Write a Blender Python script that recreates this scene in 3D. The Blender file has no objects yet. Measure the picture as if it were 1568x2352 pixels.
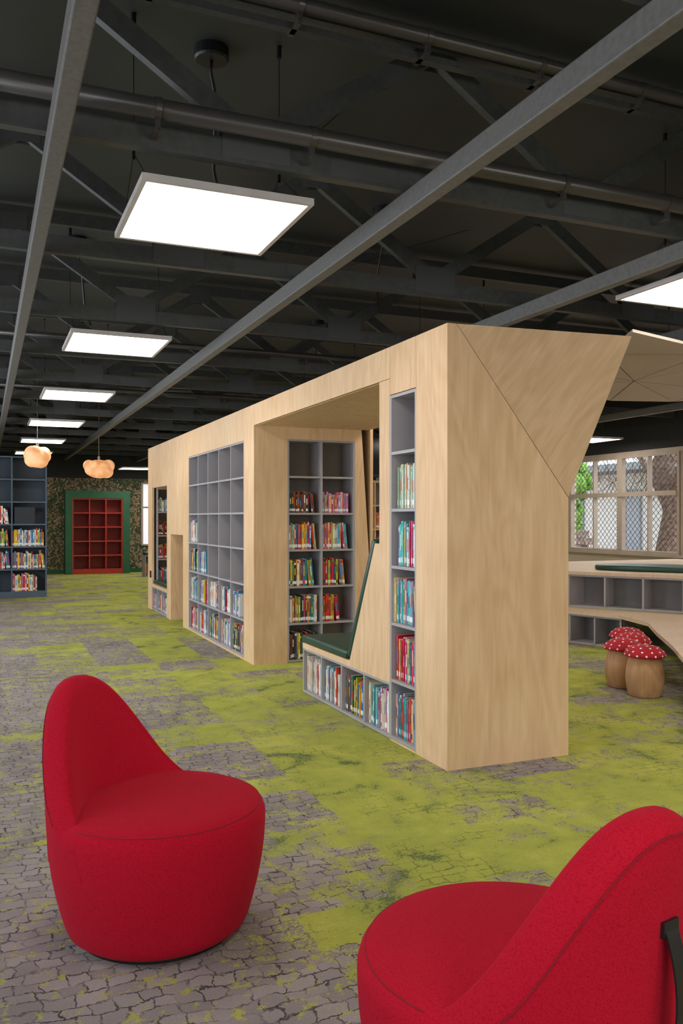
import bpy, bmesh, math, random
from mathutils import Vector, Matrix
from mathutils import noise as mn
sc = bpy.context.scene
try:
    sc.view_settings.view_transform = 'Standard'
except Exception: pass
COL = sc.collection

# ------------------------------------------------------------------ materials
def nmat(name):
    m = bpy.data.materials.new(name); m.use_nodes = True
    nt = m.node_tree; b = nt.nodes['Principled BSDF']
    return m, nt, b
def N(nt, t, **kw):
    n = nt.nodes.new(t)
    for k, v in kw.items():
        if k in ('operation','blend_type','data_type','noise_dimensions','feature','distance','wave_type','bands_direction','interpolation_type','attribute_name','mode','offset','squash'):
            setattr(n, k, v)
        else:
            n.inputs[k].default_value = v
    return n
def L(nt, a, b): nt.links.new(a, b)
def coords(nt, scale=(1,1,1), rot=(0,0,0)):
    tc = nt.nodes.new('ShaderNodeTexCoord'); mp = nt.nodes.new('ShaderNodeMapping')
    mp.inputs['Scale'].default_value = scale
    if any(rot):
        r0 = nt.nodes.new('ShaderNodeMapping'); r0.inputs['Rotation'].default_value = rot
        L(nt, tc.outputs['Object'], r0.inputs['Vector']); L(nt, r0.outputs[0], mp.inputs['Vector'])
    else:
        L(nt, tc.outputs['Object'], mp.inputs['Vector'])
    return mp.outputs[0]
def ramp(nt, fac, stops):
    r = nt.nodes.new('ShaderNodeValToRGB'); cr = r.color_ramp
    while len(cr.elements) < len(stops): cr.elements.new(0.5)
    for e, (p, c) in zip(cr.elements, stops):
        e.position = p; e.color = (*c, 1)
    L(nt, fac, r.inputs[0]); return r.outputs[0]
def bump(nt, b, h, strength, dist=0.01):
    bp = nt.nodes.new('ShaderNodeBump'); bp.inputs['Strength'].default_value = strength
    bp.inputs['Distance'].default_value = dist
    L(nt, h, bp.inputs['Height']); L(nt, bp.outputs[0], b.inputs['Normal'])
def simple(name, c, rough=0.6, metal=0.0, var=0.08, scale=8, bmp=0.0, spec=0.5):
    m, nt, b = nmat(name)
    n = N(nt, 'ShaderNodeTexNoise', Scale=scale, Detail=4.0); L(nt, coords(nt), n.inputs['Vector'])
    lo = tuple(max(0, x*(1-var)) for x in c); hi = tuple(min(1, x*(1+var)) for x in c)
    L(nt, ramp(nt, n.outputs['Fac'], [(0.3, lo), (0.7, hi)]), b.inputs['Base Color'])
    b.inputs['Roughness'].default_value = rough; b.inputs['Metallic'].default_value = metal
    b.inputs['Specular IOR Level'].default_value = spec
    if bmp: bump(nt, b, n.outputs['Fac'], bmp, 0.005)
    return m
def emis(name, c, s):
    m, nt, b = nmat(name)
    b.inputs['Base Color'].default_value = (*c, 1)
    b.inputs['Emission Color'].default_value = (*c, 1); b.inputs['Emission Strength'].default_value = s
    return m
def plywood(name, lo, hi, zs=0.35, rot=(0,0,0)):
    m, nt, b = nmat(name)
    v = coords(nt, (1.5, 1.5, zs), rot)
    n1 = N(nt, 'ShaderNodeTexNoise', Scale=1.5, Detail=2.0, Distortion=0.5); L(nt, v, n1.inputs['Vector'])
    mul = N(nt, 'ShaderNodeMath', operation='MULTIPLY'); mul.inputs[1].default_value = 75.0
    L(nt, n1.outputs['Fac'], mul.inputs[0])
    sn = N(nt, 'ShaderNodeMath', operation='SINE'); L(nt, mul.outputs[0], sn.inputs[0])
    v2 = coords(nt, (22, 22, 2.2), rot)
    n2 = N(nt, 'ShaderNodeTexNoise', Scale=1.5, Detail=5.0, Distortion=0.6); L(nt, v2, n2.inputs['Vector'])
    n3 = N(nt, 'ShaderNodeTexNoise', Scale=1.1, Detail=3.0); L(nt, coords(nt), n3.inputs['Vector'])
    a = N(nt, 'ShaderNodeMath', operation='MULTIPLY_ADD'); a.inputs[1].default_value = 0.05; L(nt, sn.outputs[0], a.inputs[0])
    h = N(nt, 'ShaderNodeMath', operation='MULTIPLY'); h.inputs[1].default_value = 0.5; L(nt, n2.outputs['Fac'], h.inputs[0]); L(nt, h.outputs[0], a.inputs[2])
    a2 = N(nt, 'ShaderNodeMath', operation='MULTIPLY_ADD'); a2.inputs[1].default_value = 0.6; L(nt, n3.outputs['Fac'], a2.inputs[0]); L(nt, a.outputs[0], a2.inputs[2])
    L(nt, ramp(nt, a2.outputs[0], [(0.36, lo), (0.74, hi)]), b.inputs['Base Color'])
    b.inputs['Roughness'].default_value = 0.5; b.inputs['Specular IOR Level'].default_value = 0.3
    return m

M_PLY = plywood('birch_plywood', (0.61, 0.40, 0.215), (0.79, 0.565, 0.345))
M_PLY2 = plywood('birch_plywood_angled', (0.52, 0.34, 0.18), (0.69, 0.48, 0.285), rot=(0, math.radians(-38), 0))  # rotated grain; darker tone paints in the shade of the folded triangle
M_PLYH = plywood('pale_plywood_top', (0.55, 0.41, 0.28), (0.68, 0.53, 0.38), 1.6)
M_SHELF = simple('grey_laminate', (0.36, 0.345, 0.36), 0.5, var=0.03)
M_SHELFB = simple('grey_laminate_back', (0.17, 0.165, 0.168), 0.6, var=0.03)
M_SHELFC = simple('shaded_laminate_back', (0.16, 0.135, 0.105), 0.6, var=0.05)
M_CEIL = simple('ceiling_paint', (0.034, 0.039, 0.038), 0.5, var=0.12, scale=2)
M_TRUSS = simple('truss_paint', (0.050, 0.054, 0.052), 0.5, var=0.2, scale=30, bmp=0.2)
M_BEAM = simple('beam_paint', (0.125, 0.122, 0.113), 0.55, var=0.15, scale=40, bmp=0.3)
M_PIPE = simple('pipe_paint', (0.075, 0.070, 0.065), 0.32, metal=0.4, var=0.1)
M_LTFRAME = simple('light_frame', (0.50, 0.47, 0.45), 0.4, metal=0.1)
M_LIGHT = emis('led_diffuser', (1.0, 0.90, 0.80), 12.0)
M_GREEN = simple('green_vinyl', (0.010, 0.050, 0.032), 0.36, var=0.15, scale=5)
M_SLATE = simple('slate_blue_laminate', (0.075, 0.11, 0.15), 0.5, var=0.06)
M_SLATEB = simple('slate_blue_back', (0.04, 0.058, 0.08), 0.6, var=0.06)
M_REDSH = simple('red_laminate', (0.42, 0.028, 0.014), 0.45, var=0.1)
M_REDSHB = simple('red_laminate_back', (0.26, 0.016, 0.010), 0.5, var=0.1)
M_DGREEN = simple('green_frame_paint', (0.014, 0.11, 0.052), 0.5, var=0.1)
M_WALL = simple('wall_paint_cream', (0.50, 0.44, 0.37), 0.8, var=0.04)
M_WALLD = simple('wall_paint_dark', (0.02, 0.023, 0.024), 0.8, var=0.1)
M_FRAME = simple('window_frame_beige', (0.40, 0.34, 0.28), 0.5, var=0.05)
M_MESH = simple('security_mesh', (0.02, 0.02, 0.02), 0.5)
M_BLACK = simple('black_leather', (0.008, 0.008, 0.009), 0.42)
M_WIRE = simple('wire', (0.02, 0.02, 0.02), 0.4, metal=0.6)
M_FACET = simple('faceted_ceiling_panel', (0.44, 0.385, 0.335), 0.7, var=0.05, scale=3)
M_WHITE = simple('white_dot', (0.85, 0.82, 0.8), 0.6)
M_BARK = simple('bark', (0.17, 0.12, 0.09), 0.9, var=0.6, scale=14, bmp=0.8)
M_LEAF = simple('leaves', (0.16, 0.34, 0.05), 0.7, var=0.7, scale=12)
M_OUTW = simple('outside_render', (0.82, 0.81, 0.80), 0.9)
M_OUTG = simple('outside_ground', (0.50, 0.38, 0.30), 0.95, var=0.3, scale=4)
M_STONE = simple('stone_blocks', (0.25, 0.2, 0.17), 0.95, var=0.5, scale=10, bmp=0.6)

def fabric(name, lo, hi):
    m, nt, b = nmat(name)
    n = N(nt, 'ShaderNodeTexNoise', Scale=700.0, Detail=2.0); L(nt, coords(nt), n.inputs['Vector'])
    n2 = N(nt, 'ShaderNodeTexNoise', Scale=260.0, Detail=4.0); L(nt, coords(nt), n2.inputs['Vector'])
    ad = N(nt, 'ShaderNodeMath', operation='ADD'); L(nt, n.outputs['Fac'], ad.inputs[0]); L(nt, n2.outputs['Fac'], ad.inputs[1])
    L(nt, ramp(nt, ad.outputs[0], [(0.8, lo), (1.0, hi)]), b.inputs['Base Color'])
    b.inputs['Roughness'].default_value = 1.0; b.inputs['Specular IOR Level'].default_value = 0.05
    b.inputs['Sheen Weight'].default_value = 0.08; b.inputs['Sheen Tint'].default_value = (1, 0.25, 0.3, 1)
    bump(nt, b, ad.outputs[0], 0.3, 0.0015)
    return m
M_RED = fabric('red_wool_felt', (0.32, 0.004, 0.015), (0.43, 0.009, 0.026))
M_SEAM = simple('red_seam', (0.20, 0.003, 0.012), 0.9)
M_CAP = simple('red_cap', (0.42, 0.006, 0.02), 0.8)
M_STOOLW = plywood('stool_timber', (0.36, 0.19, 0.09), (0.60, 0.37, 0.19), 0.5)

# carpet
def carpet():
    m, nt, b = nmat('carpet')
    P = coords(nt)
    sx = nt.nodes.new('ShaderNodeSeparateXYZ'); L(nt, P, sx.inputs[0])
    def noise(sc_, det, vec=P, dist=0.0, rough=0.5):
        n = N(nt, 'ShaderNodeTexNoise', Scale=sc_, Detail=det, Distortion=dist, Roughness=rough); L(nt, vec, n.inputs['Vector']); return n
    def math_(op, a, bb, c=None):
        n = N(nt, 'ShaderNodeMath', operation=op)
        for i, v in enumerate((a, bb, c)):
            if v is None: continue
            if isinstance(v, (int, float)): n.inputs[i].default_value = v
            else: L(nt, v, n.inputs[i])
        return n.outputs[0]
    def mrange(v, a, bb, c, d, smooth=False):
        n = nt.nodes.new('ShaderNodeMapRange'); L(nt, v, n.inputs['Value'])
        if smooth: n.interpolation_type = 'SMOOTHSTEP'
        for k, q in zip(('From Min','From Max','To Min','To Max'), (a, bb, c, d)): n.inputs[k].default_value = q
        return n.outputs[0]
    def warp(src, sc_, amt, det=2):
        d = noise(sc_, det); v = nt.nodes.new('ShaderNodeVectorMath'); v.operation = 'MULTIPLY_ADD'
        v.inputs[1].default_value = (amt, amt, 0); L(nt, d.outputs['Color'], v.inputs[0]); L(nt, src, v.inputs[2]); return v.outputs[0]
    snap = nt.nodes.new('ShaderNodeVectorMath'); snap.operation = 'SNAP'
    L(nt, warp(P, 14, 0.06, 4), snap.inputs[0]); snap.inputs[1].default_value = (0.5, 0.25, 1)
    blocks = noise(1.7, 0, snap.outputs[0]).outputs['Fac']
    big = noise(0.9, 2).outputs['Fac']
    med = noise(9, 8, rough=0.7).outputs['Fac']
    fine = noise(85, 4, rough=0.7).outputs['Fac']
    bx = mrange(sx.outputs['X'], 0.1, 1.6, -0.34, 0.19)
    bx2 = mrange(sx.outputs['X'], 3.4, 5.0, 0.0, -0.24)
    by = mrange(sx.outputs['Y'], 1.8, 3.2, -0.22, 0.0)
    g = math_('ADD', bx, bx2); g = math_('ADD', g, by)
    g = math_('ADD', g, math_('MULTIPLY', math_('SUBTRACT', blocks, 0.5), 1.6))
    g = math_('ADD', g, math_('MULTIPLY', math_('SUBTRACT', big, 0.5), 0.5))
    g = math_('ADD', g, math_('MULTIPLY', math_('SUBTRACT', med, 0.5), 1.5))
    g = math_('ADD', g, math_('MULTIPLY', math_('SUBTRACT', fine, 0.5), 1.6))
    mask = mrange(g, -0.03, 0.03, 0, 1, True)
    w1 = warp(warp(P, 7, 0.09), 45, 0.03, 4)
    br = nt.nodes.new('ShaderNodeTexBrick'); L(nt, w1, br.inputs['Vector'])
    br.inputs['Scale'].default_value = 1.0; br.inputs['Brick Width'].default_value = 0.070; br.inputs['Row Height'].default_value = 0.056
    br.inputs['Mortar Size'].default_value = 0.005; br.inputs['Mortar Smooth'].default_value = 0.8
    br.offset = 0.37; br.squash = 1.4; br.squash_frequency = 3
    br.inputs['Color1'].default_value = (0.62, 0.62, 0.62, 1); br.inputs['Color2'].default_value = (0.40, 0.40, 0.40, 1)
    br.inputs['Mortar'].default_value = (0.5, 0.5, 0.5, 1)
    crackfac = math_('MULTIPLY', mrange(math_('ADD', br.outputs['Fac'], math_('MULTIPLY', math_('SUBTRACT', fine, 0.5), 1.5)), 0.38, 0.68, 0, 1), mrange(noise(11, 6, rough=0.6).outputs['Fac'], 0.38, 0.56, 0.15, 1.0))
    def mix(f, a, bb, bt='MIX'):
        n = nt.nodes.new('ShaderNodeMix'); n.data_type = 'RGBA'; n.blend_type = bt
        for k, v in ((0, f), (6, a), (7, bb)):
            if isinstance(v, (int, float)): n.inputs[k].default_value = v
            elif isinstance(v, tuple): n.inputs[k].default_value = (*v, 1)
            else: L(nt, v, n.inputs[k])
        return n.outputs[2]
    grey = ramp(nt, noise(2.3, 4).outputs['Fac'], [(0.3, (0.235, 0.205, 0.205)), (0.7, (0.35, 0.31, 0.295))])
    grey = mix(0.6, grey, br.outputs['Color'], 'OVERLAY')
    gn = math_('ADD', noise(3.0, 3, dist=0.8).outputs['Fac'], math_('ADD', math_('MULTIPLY', math_('SUBTRACT', med, 0.5), 0.55), math_('MULTIPLY', math_('SUBTRACT', fine, 0.5), 0.55)))
    green = ramp(nt, gn, [(0.31, (0.13, 0.18, 0.06)), (0.37, (0.33, 0.365, 0.075)), (0.6, (0.42, 0.445, 0.085)), (0.8, (0.50, 0.51, 0.12))])
    c = mix(mask, grey, green)
    crk = math_('MULTIPLY', crackfac, mrange(mask, 0, 1, 1.0, 0.0))
    spk = mrange(math_('ADD', noise(1.9, 4).outputs['Fac'], math_('MULTIPLY', fine, 0.35)), 0.60, 0.68, 1, 0)
    crk = math_('MAXIMUM', crk, math_('MULTIPLY', math_('MULTIPLY', spk, mask), math_('MULTIPLY', crackfac, 0.65)))
    c = mix(math_('MULTIPLY', crk, 0.88), c, (0.045, 0.038, 0.04))
    fl = mrange(math_('ADD', math_('MULTIPLY', med, 0.7), math_('MULTIPLY', noise(26, 5, rough=0.7).outputs['Fac'], 0.7)), 0.76, 0.80, 0, 1, True)
    c = mix(math_('MULTIPLY', fl, mrange(mask, 0, 1, 0.85, 0)), c, (0.41, 0.41, 0.07))
    pile = noise(330, 3, rough=0.7).outputs['Fac']
    c = mix(0.8, c, ramp(nt, pile, [(0.3, (0.26, 0.26, 0.26)), (0.7, (0.72, 0.72, 0.72))]), 'OVERLAY')
    L(nt, c, b.inputs['Base Color'])
    b.inputs['Roughness'].default_value = 1.0; b.inputs['Specular IOR Level'].default_value = 0.1
    h = math_('SUBTRACT', math_('MULTIPLY', pile, 0.9), math_('MULTIPLY', crk, 0.3))
    h = math_('ADD', h, math_('MULTIPLY', mask, 0.2))
    bump(nt, b, h, 0.45, 0.004)
    return m
M_CARPET = carpet()

def wallpaper():
    m, nt, b = nmat('floral_wallpaper')
    P = coords(nt)
    n = N(nt, 'ShaderNodeTexNoise', Scale=8.5, Detail=4.0, Distortion=2.2); L(nt, P, n.inputs['Vector'])
    c = ramp(nt, n.outputs['Fac'], [(0.34, (0.015, 0.025, 0.014)), (0.43, (0.12, 0.16, 0.06)), (0.47, (0.02, 0.028, 0.018)), (0.53, (0.025, 0.03, 0.02)), (0.56, (0.75, 0.62, 0.40)), (0.60, (0.04, 0.04, 0.025)), (0.66, (0.50, 0.24, 0.12))])
    L(nt, c, b.inputs['Base Color']); b.inputs['Roughness'].default_value = 0.8
    return m
M_PAPER = wallpaper()

def bookmat():
    m, nt, b = nmat('book_covers')
    a = nt.nodes.new('ShaderNodeAttribute'); a.attribute_name = 'Col'
    n = N(nt, 'ShaderNodeTexNoise', Scale=90.0, Detail=2.0); L(nt, coords(nt, (1, 1, 0.4)), n.inputs['Vector'])
    mx = nt.nodes.new('ShaderNodeMix'); mx.data_type = 'RGBA'; mx.blend_type = 'OVERLAY'; mx.inputs[0].default_value = 0.5
    L(nt, a.outputs['Color'], mx.inputs[6]); L(nt, n.outputs['Fac'], mx.inputs[7])
    hs = nt.nodes.new('ShaderNodeHueSaturation'); hs.inputs['Saturation'].default_value = 1.1; hs.inputs['Value'].default_value = 1.1
    L(nt, mx.outputs[2], hs.inputs['Color'])
    L(nt, hs.outputs[0], b.inputs['Base Color']); b.inputs['Roughness'].default_value = 0.4
    return m
M_BOOK = bookmat()

# ------------------------------------------------------------------ geometry helpers
def empty(name, loc=(0,0,0), rot=0):
    e = bpy.data.objects.new(name, None); COL.objects.link(e); e.location = loc; e.rotation_euler = (0, 0, rot)
    e.empty_display_size = 0.1; return e
def link(name, me, mats, parent=None, smooth=False, loc=None, rot=None):
    ob = bpy.data.objects.new(name, me); COL.objects.link(ob)
    if not me.materials:
        for m in mats: me.materials.append(m)
    if smooth:
        for p in me.polygons: p.use_smooth = True
    if parent: ob.parent = parent
    if loc: ob.location = loc
    if rot: ob.rotation_euler = rot
    return ob
def bmobj(name, bm, mats, parent=None, smooth=False, loc=None, rot=None):
    bmesh.ops.recalc_face_normals(bm, faces=bm.faces)
    me = bpy.data.meshes.new(name); bm.to_mesh(me); bm.free()
    return link(name, me, mats, parent, smooth, loc, rot)
def box(bm, x0, x1, y0, y1, z0, z1, mi=0):
    x0, x1 = sorted((x0, x1)); y0, y1 = sorted((y0, y1)); z0, z1 = sorted((z0, z1))
    v = [bm.verts.new(p) for p in ((x0,y0,z0),(x1,y0,z0),(x1,y1,z0),(x0,y1,z0),(x0,y0,z1),(x1,y0,z1),(x1,y1,z1),(x0,y1,z1))]
    for f in ((0,3,2,1),(4,5,6,7),(0,1,5,4),(1,2,6,5),(2,3,7,6),(3,0,4,7)):
        fc = bm.faces.new([v[i] for i in f]); fc.material_index = mi
def bar(bm, p, q, w, t, wdir, mi=0):
    p = Vector(p); q = Vector(q); d = (q-p).normalized(); a = Vector(wdir).normalized(); c = d.cross(a).normalized()
    vs = []
    for e in (p, q):
        for s1, s2 in ((-1,-1),(1,-1),(1,1),(-1,1)):
            vs.append(bm.verts.new(e + a*t/2*s1 + c*w/2*s2))
    for f in ((0,1,2,3),(7,6,5,4),(0,4,5,1),(1,5,6,2),(2,6,7,3),(3,7,4,0)):
        fc = bm.faces.new([vs[i] for i in f]); fc.material_index = mi
def prism(bm, pts, ext, mi=0):
    a = [bm.verts.new(p) for p in pts]; bb = [bm.verts.new(Vector(p)+Vector(ext)) for p in pts]
    n = len(pts)
    bm.faces.new(a).material_index = mi; bm.faces.new(bb[::-1]).material_index = mi
    for i in range(n):
        bm.faces.new((a[i], a[(i+1) % n], bb[(i+1) % n], bb[i])).material_index = mi
def lathe(bm, prof, seg=64, mi=0, c=(0,0,0)):
    rings = []
    for r, z in prof:
        if r < 1e-6: rings.append([bm.verts.new((c[0], c[1], c[2]+z))])
        else: rings.append([bm.verts.new((c[0]+r*math.cos(2*math.pi*i/seg), c[1]+r*math.sin(2*math.pi*i/seg), c[2]+z)) for i in range(seg)])
    for A, B in zip(rings, rings[1:]):
        for i in range(seg):
            j = (i+1) % seg
            if len(A) == 1 and len(B) == 1: continue
            if len(A) == 1: f = bm.faces.new((A[0], B[i], B[j]))
            elif len(B) == 1: f = bm.faces.new((A[i], A[j], B[0]))
            else: f = bm.faces.new((A[i], A[j], B[j], B[i]))
            f.material_index = mi
def tube(bm, pts, r, seg=8, mi=0, closed=False):
    pts = [Vector(p) for p in pts]; rings = []; n = len(pts)
    for i, p in enumerate(pts):
        if closed: d = pts[(i+1) % n]-pts[i-1]
        else: d = pts[min(i+1, n-1)]-pts[max(i-1, 0)]
        d.normalize()
        ref = Vector((0,0,1)) if abs(d.z) < 0.9 else Vector((1,0,0))
        a = d.cross(ref).normalized(); bb = d.cross(a).normalized()
        rings.append([bm.verts.new(p + r*(a*math.cos(2*math.pi*k/seg)+bb*math.sin(2*math.pi*k/seg))) for k in range(seg)])
    for i in range(n if closed else n-1):
        A, B = rings[i], rings[(i+1) % n]
        for k in range(seg):
            bm.faces.new((A[k], A[(k+1) % seg], B[(k+1) % seg], B[k])).material_index = mi
    if not closed:
        bm.faces.new(rings[0][::-1]).material_index = mi; bm.faces.new(rings[-1]).material_index = mi
def obox(bm, O, A, Nn, a0, a1, n0, n1, z0, z1, mi=0):
    p = Vector(O)+Vector(A)*a0+Vector(Nn)*n0; q = Vector(O)+Vector(A)*a1+Vector(Nn)*n1
    box(bm, p.x, q.x, p.y, q.y, O[2]+z0, O[2]+z1, mi)
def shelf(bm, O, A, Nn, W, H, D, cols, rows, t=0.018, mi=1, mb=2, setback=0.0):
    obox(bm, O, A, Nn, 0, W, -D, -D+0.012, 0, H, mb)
    for i in range(cols+1):
        a = i*(W-t)/cols; obox(bm, O, A, Nn, a, a+t, -D+0.012, -setback, 0, H, mi)
    for j in range(rows+1):
        z = j*(H-t)/rows
        for i in range(cols):
            a = i*(W-t)/cols; obox(bm, O, A, Nn, a+t, a+(W-t)/cols, -D+0.012, -setback-0.001, z, z+t, mi)

class Books:
    def __init__(s, seed): s.v=[]; s.f=[]; s.c=[]; s.r=random.Random(seed)
    def hexa(s, pts, col):
        b0 = len(s.v); s.v += pts
        for f in ((0,3,2,1),(4,5,6,7),(0,1,5,4),(1,2,6,5),(2,3,7,6),(3,0,4,7)):
            s.f.append([b0+i for i in f]); s.c.append(col)
    def row(s, O, A, Nn, W, Hmax, fill=1.0, pal=None, right=False, tmin=0.012, tmax=0.03, hvar=0.25, inset=0.02, depth=0.17):
        r = s.r; O = Vector(O); A = Vector(A); Nn = Vector(Nn)
        a = 0.0; end = W*fill; off = (W-end) if right else 0.0; books = []
        while True:
            t = r.uniform(tmin, tmax)
            if a+t > end: break
            books.append((a, t)); a += t+0.0008
        lean_n = 0 if fill > 0.97 else r.choice((0, 2, 3))
        for i, (a, t) in enumerate(books):
            h = Hmax*(1-r.uniform(0, hvar)); ins = inset + r.uniform(0, 0.018)
            col = r.choice(pal); k = r.uniform(0.75, 1.15); col = tuple(min(1, c*k) for c in col)
            lean = 0.0
            if lean_n and not right and i >= len(books)-lean_n: lean = -0.10
            def P(u, n, z):
                return tuple(O + A*(off+u+lean*(z)+ (0.02 if lean else 0)) + Nn*n + Vector((0,0,z)))
            dp = depth
            def hx(u0,u1,n0,n1,z0,z1,c):
                s.hexa([P(u0,n0,z0),P(u1,n0,z0),P(u1,n1,z0),P(u0,n1,z0),P(u0,n0,z1),P(u1,n0,z1),P(u1,n1,z1),P(u0,n1,z1)], c)
            hx(a, a+t, -ins-dp, -ins, 0.001, h, col)
            hx(a+0.002, a+t-0.002, -ins-dp+0.003, -ins-0.004, h, h+0.001, (0.75,0.7,0.6))
            hx(a+0.0008, a+t-0.0008, -ins, -ins+0.0008, h*0.08, h*0.20, (0.8,0.8,0.78) if r.random()<0.7 else r.choice(pal))
            c2 = r.choice([(0.85,0.83,0.78),(0.7,0.5,0.05),(0.03,0.03,0.04),(0.6,0.05,0.05),(0.1,0.25,0.5)])
            z0 = r.uniform(0.35, 0.5)
            hx(a+t*0.3, a+t*0.72, -ins, -ins+0.0008, h*z0, h*(z0+r.uniform(0.2,0.4)), c2)
            if r.random()<0.5:
                hx(a+0.0008, a+t-0.0008, -ins, -ins+0.0006, h*0.88, h*0.96, r.choice(pal))
    def make(s, name, parent):
        me = bpy.data.meshes.new(name); me.from_pydata(s.v, [], s.f)
        at = me.color_attributes.new('Col', 'FLOAT_COLOR', 'CORNER')
        buf = []
        for f, c in zip(s.f, s.c): buf += [c[0], c[1], c[2], 1.0]*4
        at.data.foreach_set('color', buf)
        return link(name, me, [M_BOOK], parent)
PAL_MIX = [(0.7,0.7,0.68),(0.75,0.72,0.62),(0.05,0.16,0.35),(0.45,0.03,0.03),(0.6,0.35,0.03),(0.03,0.2,0.12),(0.02,0.02,0.03),(0.1,0.35,0.5),(0.5,0.12,0.25),(0.65,0.55,0.1)]
PAL_DARK = [(0.02,0.02,0.025),(0.05,0.03,0.02),(0.25,0.10,0.03),(0.04,0.05,0.09),(0.3,0.05,0.03),(0.10,0.05,0.03)]
PAL_PINK = [(0.6,0.08,0.18),(0.65,0.3,0.35),(0.1,0.4,0.45),(0.6,0.5,0.2),(0.5,0.1,0.1),(0.3,0.5,0.3),(0.7,0.6,0.5)]
PAL_WARM = [(0.6,0.05,0.03),(0.7,0.25,0.03),(0.65,0.45,0.04),(0.1,0.3,0.1),(0.5,0.03,0.1),(0.05,0.2,0.35),(0.3,0.4,0.05)]
PAL_WHITE = [(0.72,0.72,0.70),(0.65,0.65,0.66),(0.6,0.55,0.5),(0.12,0.2,0.35),(0.75,0.7,0.55),(0.5,0.1,0.08),(0.1,0.3,0.35)]
PAL_GREENW = [(0.3,0.45,0.35),(0.6,0.62,0.5),(0.15,0.35,0.25),(0.5,0.5,0.45),(0.7,0.7,0.65),(0.5,0.3,0.1)]
PAL_TEAL = [(0.05,0.35,0.4),(0.1,0.45,0.45),(0.65,0.4,0.3),(0.5,0.15,0.3),(0.7,0.6,0.3),(0.2,0.3,0.5)]
PAL_RED = [(0.55,0.02,0.03),(0.6,0.05,0.15),(0.65,0.35,0.4),(0.5,0.02,0.03),(0.6,0.6,0.6)]

# ------------------------------------------------------------------ room shell
XL, XR, YB, YF, ZC = -2.6, 9.5, 21.6, -4.5, 3.66
bm = bmesh.new(); box(bm, XL-0.2, XR+0.2, YF-0.2, YB+0.2, -0.1, 0); bmobj('floor', bm, [M_CARPET])
bm = bmesh.new(); box(bm, XL-0.2, XR+0.2, YF-0.2, YB+0.2, ZC, ZC+0.15); bmobj('ceiling', bm, [M_CEIL])
# front wall (behind the camera) with two unseen window openings, added for fill light
bm = bmesh.new()
for (a, b_) in ((XL-0.2, -1.4), (1.6, 2.6), (5.6, XR+0.2)): box(bm, a, b_, YF-0.12, YF, 0, ZC)
for (a, b_) in ((-1.4, 1.6), (2.6, 5.6)): box(bm, a, b_, YF-0.12, YF, 0, 0.8); box(bm, a, b_, YF-0.12, YF, 2.5, ZC)
bmobj('wall_front', bm, [M_WALL])
for k, (a, b_) in enumerate(((-1.4, 1.6), (2.6, 5.6))):
    bm = bmesh.new()
    for xx in (a, a+0.98, a+1.98, b_-0.05): box(bm, xx, xx+0.05, YF-0.10, YF+0.02, 0.8, 2.5)
    for z_ in (0.8, 1.7, 2.45): box(bm, a+0.05, b_-0.05, YF-0.09, YF+0.01, z_, z_+0.05)
    bmobj('window_%d' % (12+k), bm, [M_FRAME])
bm = bmesh.new()
box(bm, XL-0.2, XR+0.2, YB, YB+0.2, 0, 2.33, 0); box(bm, XL-0.2, XR+0.2, YB, YB+0.2, 2.33, ZC, 1)
bmobj('wall_back', bm, [M_PAPER, M_WALLD])
bm = bmesh.new(); box(bm, XL, XR, YB-0.02, YB, 0, 0.1); bmobj('baseboard_back', bm, [M_DGREEN])
def side_wall(name, x0, x1, openings, zs, zh, mat):
    bm = bmesh.new(); y = YF
    for a, b_ in openings:
        box(bm, x0, x1, y, a, 0, zh); box(bm, x0, x1, a, b_, 0, zs); y = b_
    box(bm, x0, x1, y, YB, 0, zh); box(bm, x0, x1, YF, YB, zh, ZC, 1)
    bmobj(name, bm, [mat, M_WALLD])
RW = [(4.4+2.62*i, 4.4+2.62*i+2.56) for i in range(6)]
ZS, ZH = 0.80, 2.35
side_wall('wall_right', XR, XR+0.12, RW, ZS, ZH, M_WALL)
LW = [(-2.0, 1.0), (2.0, 5.0), (6.0, 9.0), (10.0, 13.0)]
side_wall('wall_left', XL-0.12, XL, LW, 0.9, 2.5, M_WALL)
def window(name, x, y0, y1, z0, z1, mesh):
    e = empty(name)
    bm = bmesh.new(); w = 0.04
    n = 4 if mesh else 3
    def bx(ya, yb, za, zb, ex=0.0): box(bm, x-0.03-ex, x+0.05, ya, yb, za, zb)
    bx(y0, y0+w, z0, z1); bx(y1-w, y1, z0, z1); bx(y0+w, y1-w, z0, z0+w); bx(y0+w, y1-w, z1-w, z1)
    zt = z0+(z1-z0)*0.60
    bx(y0+w, y1-w, zt-0.035, zt+0.035, 0.02)
    for i in range(1, n):
        yy = y0+(y1-y0)*i/n; ww = 0.06 if i == 2 and n == 4 else 0.014
        box(bm, x-0.035, x+0.045, yy-ww, yy+ww, z0+w, z1-w)
    bmobj('frame', bm, [M_FRAME], e)
    if mesh:
        bm = bmesh.new(); s = 0.085
        Wd, Hh = y1-y0, z1-z0
        k = -Hh
        while k < Wd:
            t0 = max(0, -k); t1 = min(Hh, Wd-k)
            if t1 > t0:
                bar(bm, (x+0.06, y0+k+t0, z0+t0), (x+0.06, y0+k+t1, z0+t1), 0.006, 0.004, (1,0,0))
                bar(bm, (x+0.06, y1-(k+t0), z0+t0), (x+0.06, y1-(k+t1), z0+t1), 0.006, 0.004, (1,0,0))
            k += s*1.2
        bmobj('security_screen', bm, [M_MESH], e)
for i, (a, b_) in enumerate(RW): window('window_%d' % (i+1), XR, a+0.005, b_-0.005, ZS, ZH, True)
for i, (a, b_) in enumerate(LW): window('window_%d' % (i+7), XL-0.06, a+0.005, b_-0.005, 0.9, 2.5, False)
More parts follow.
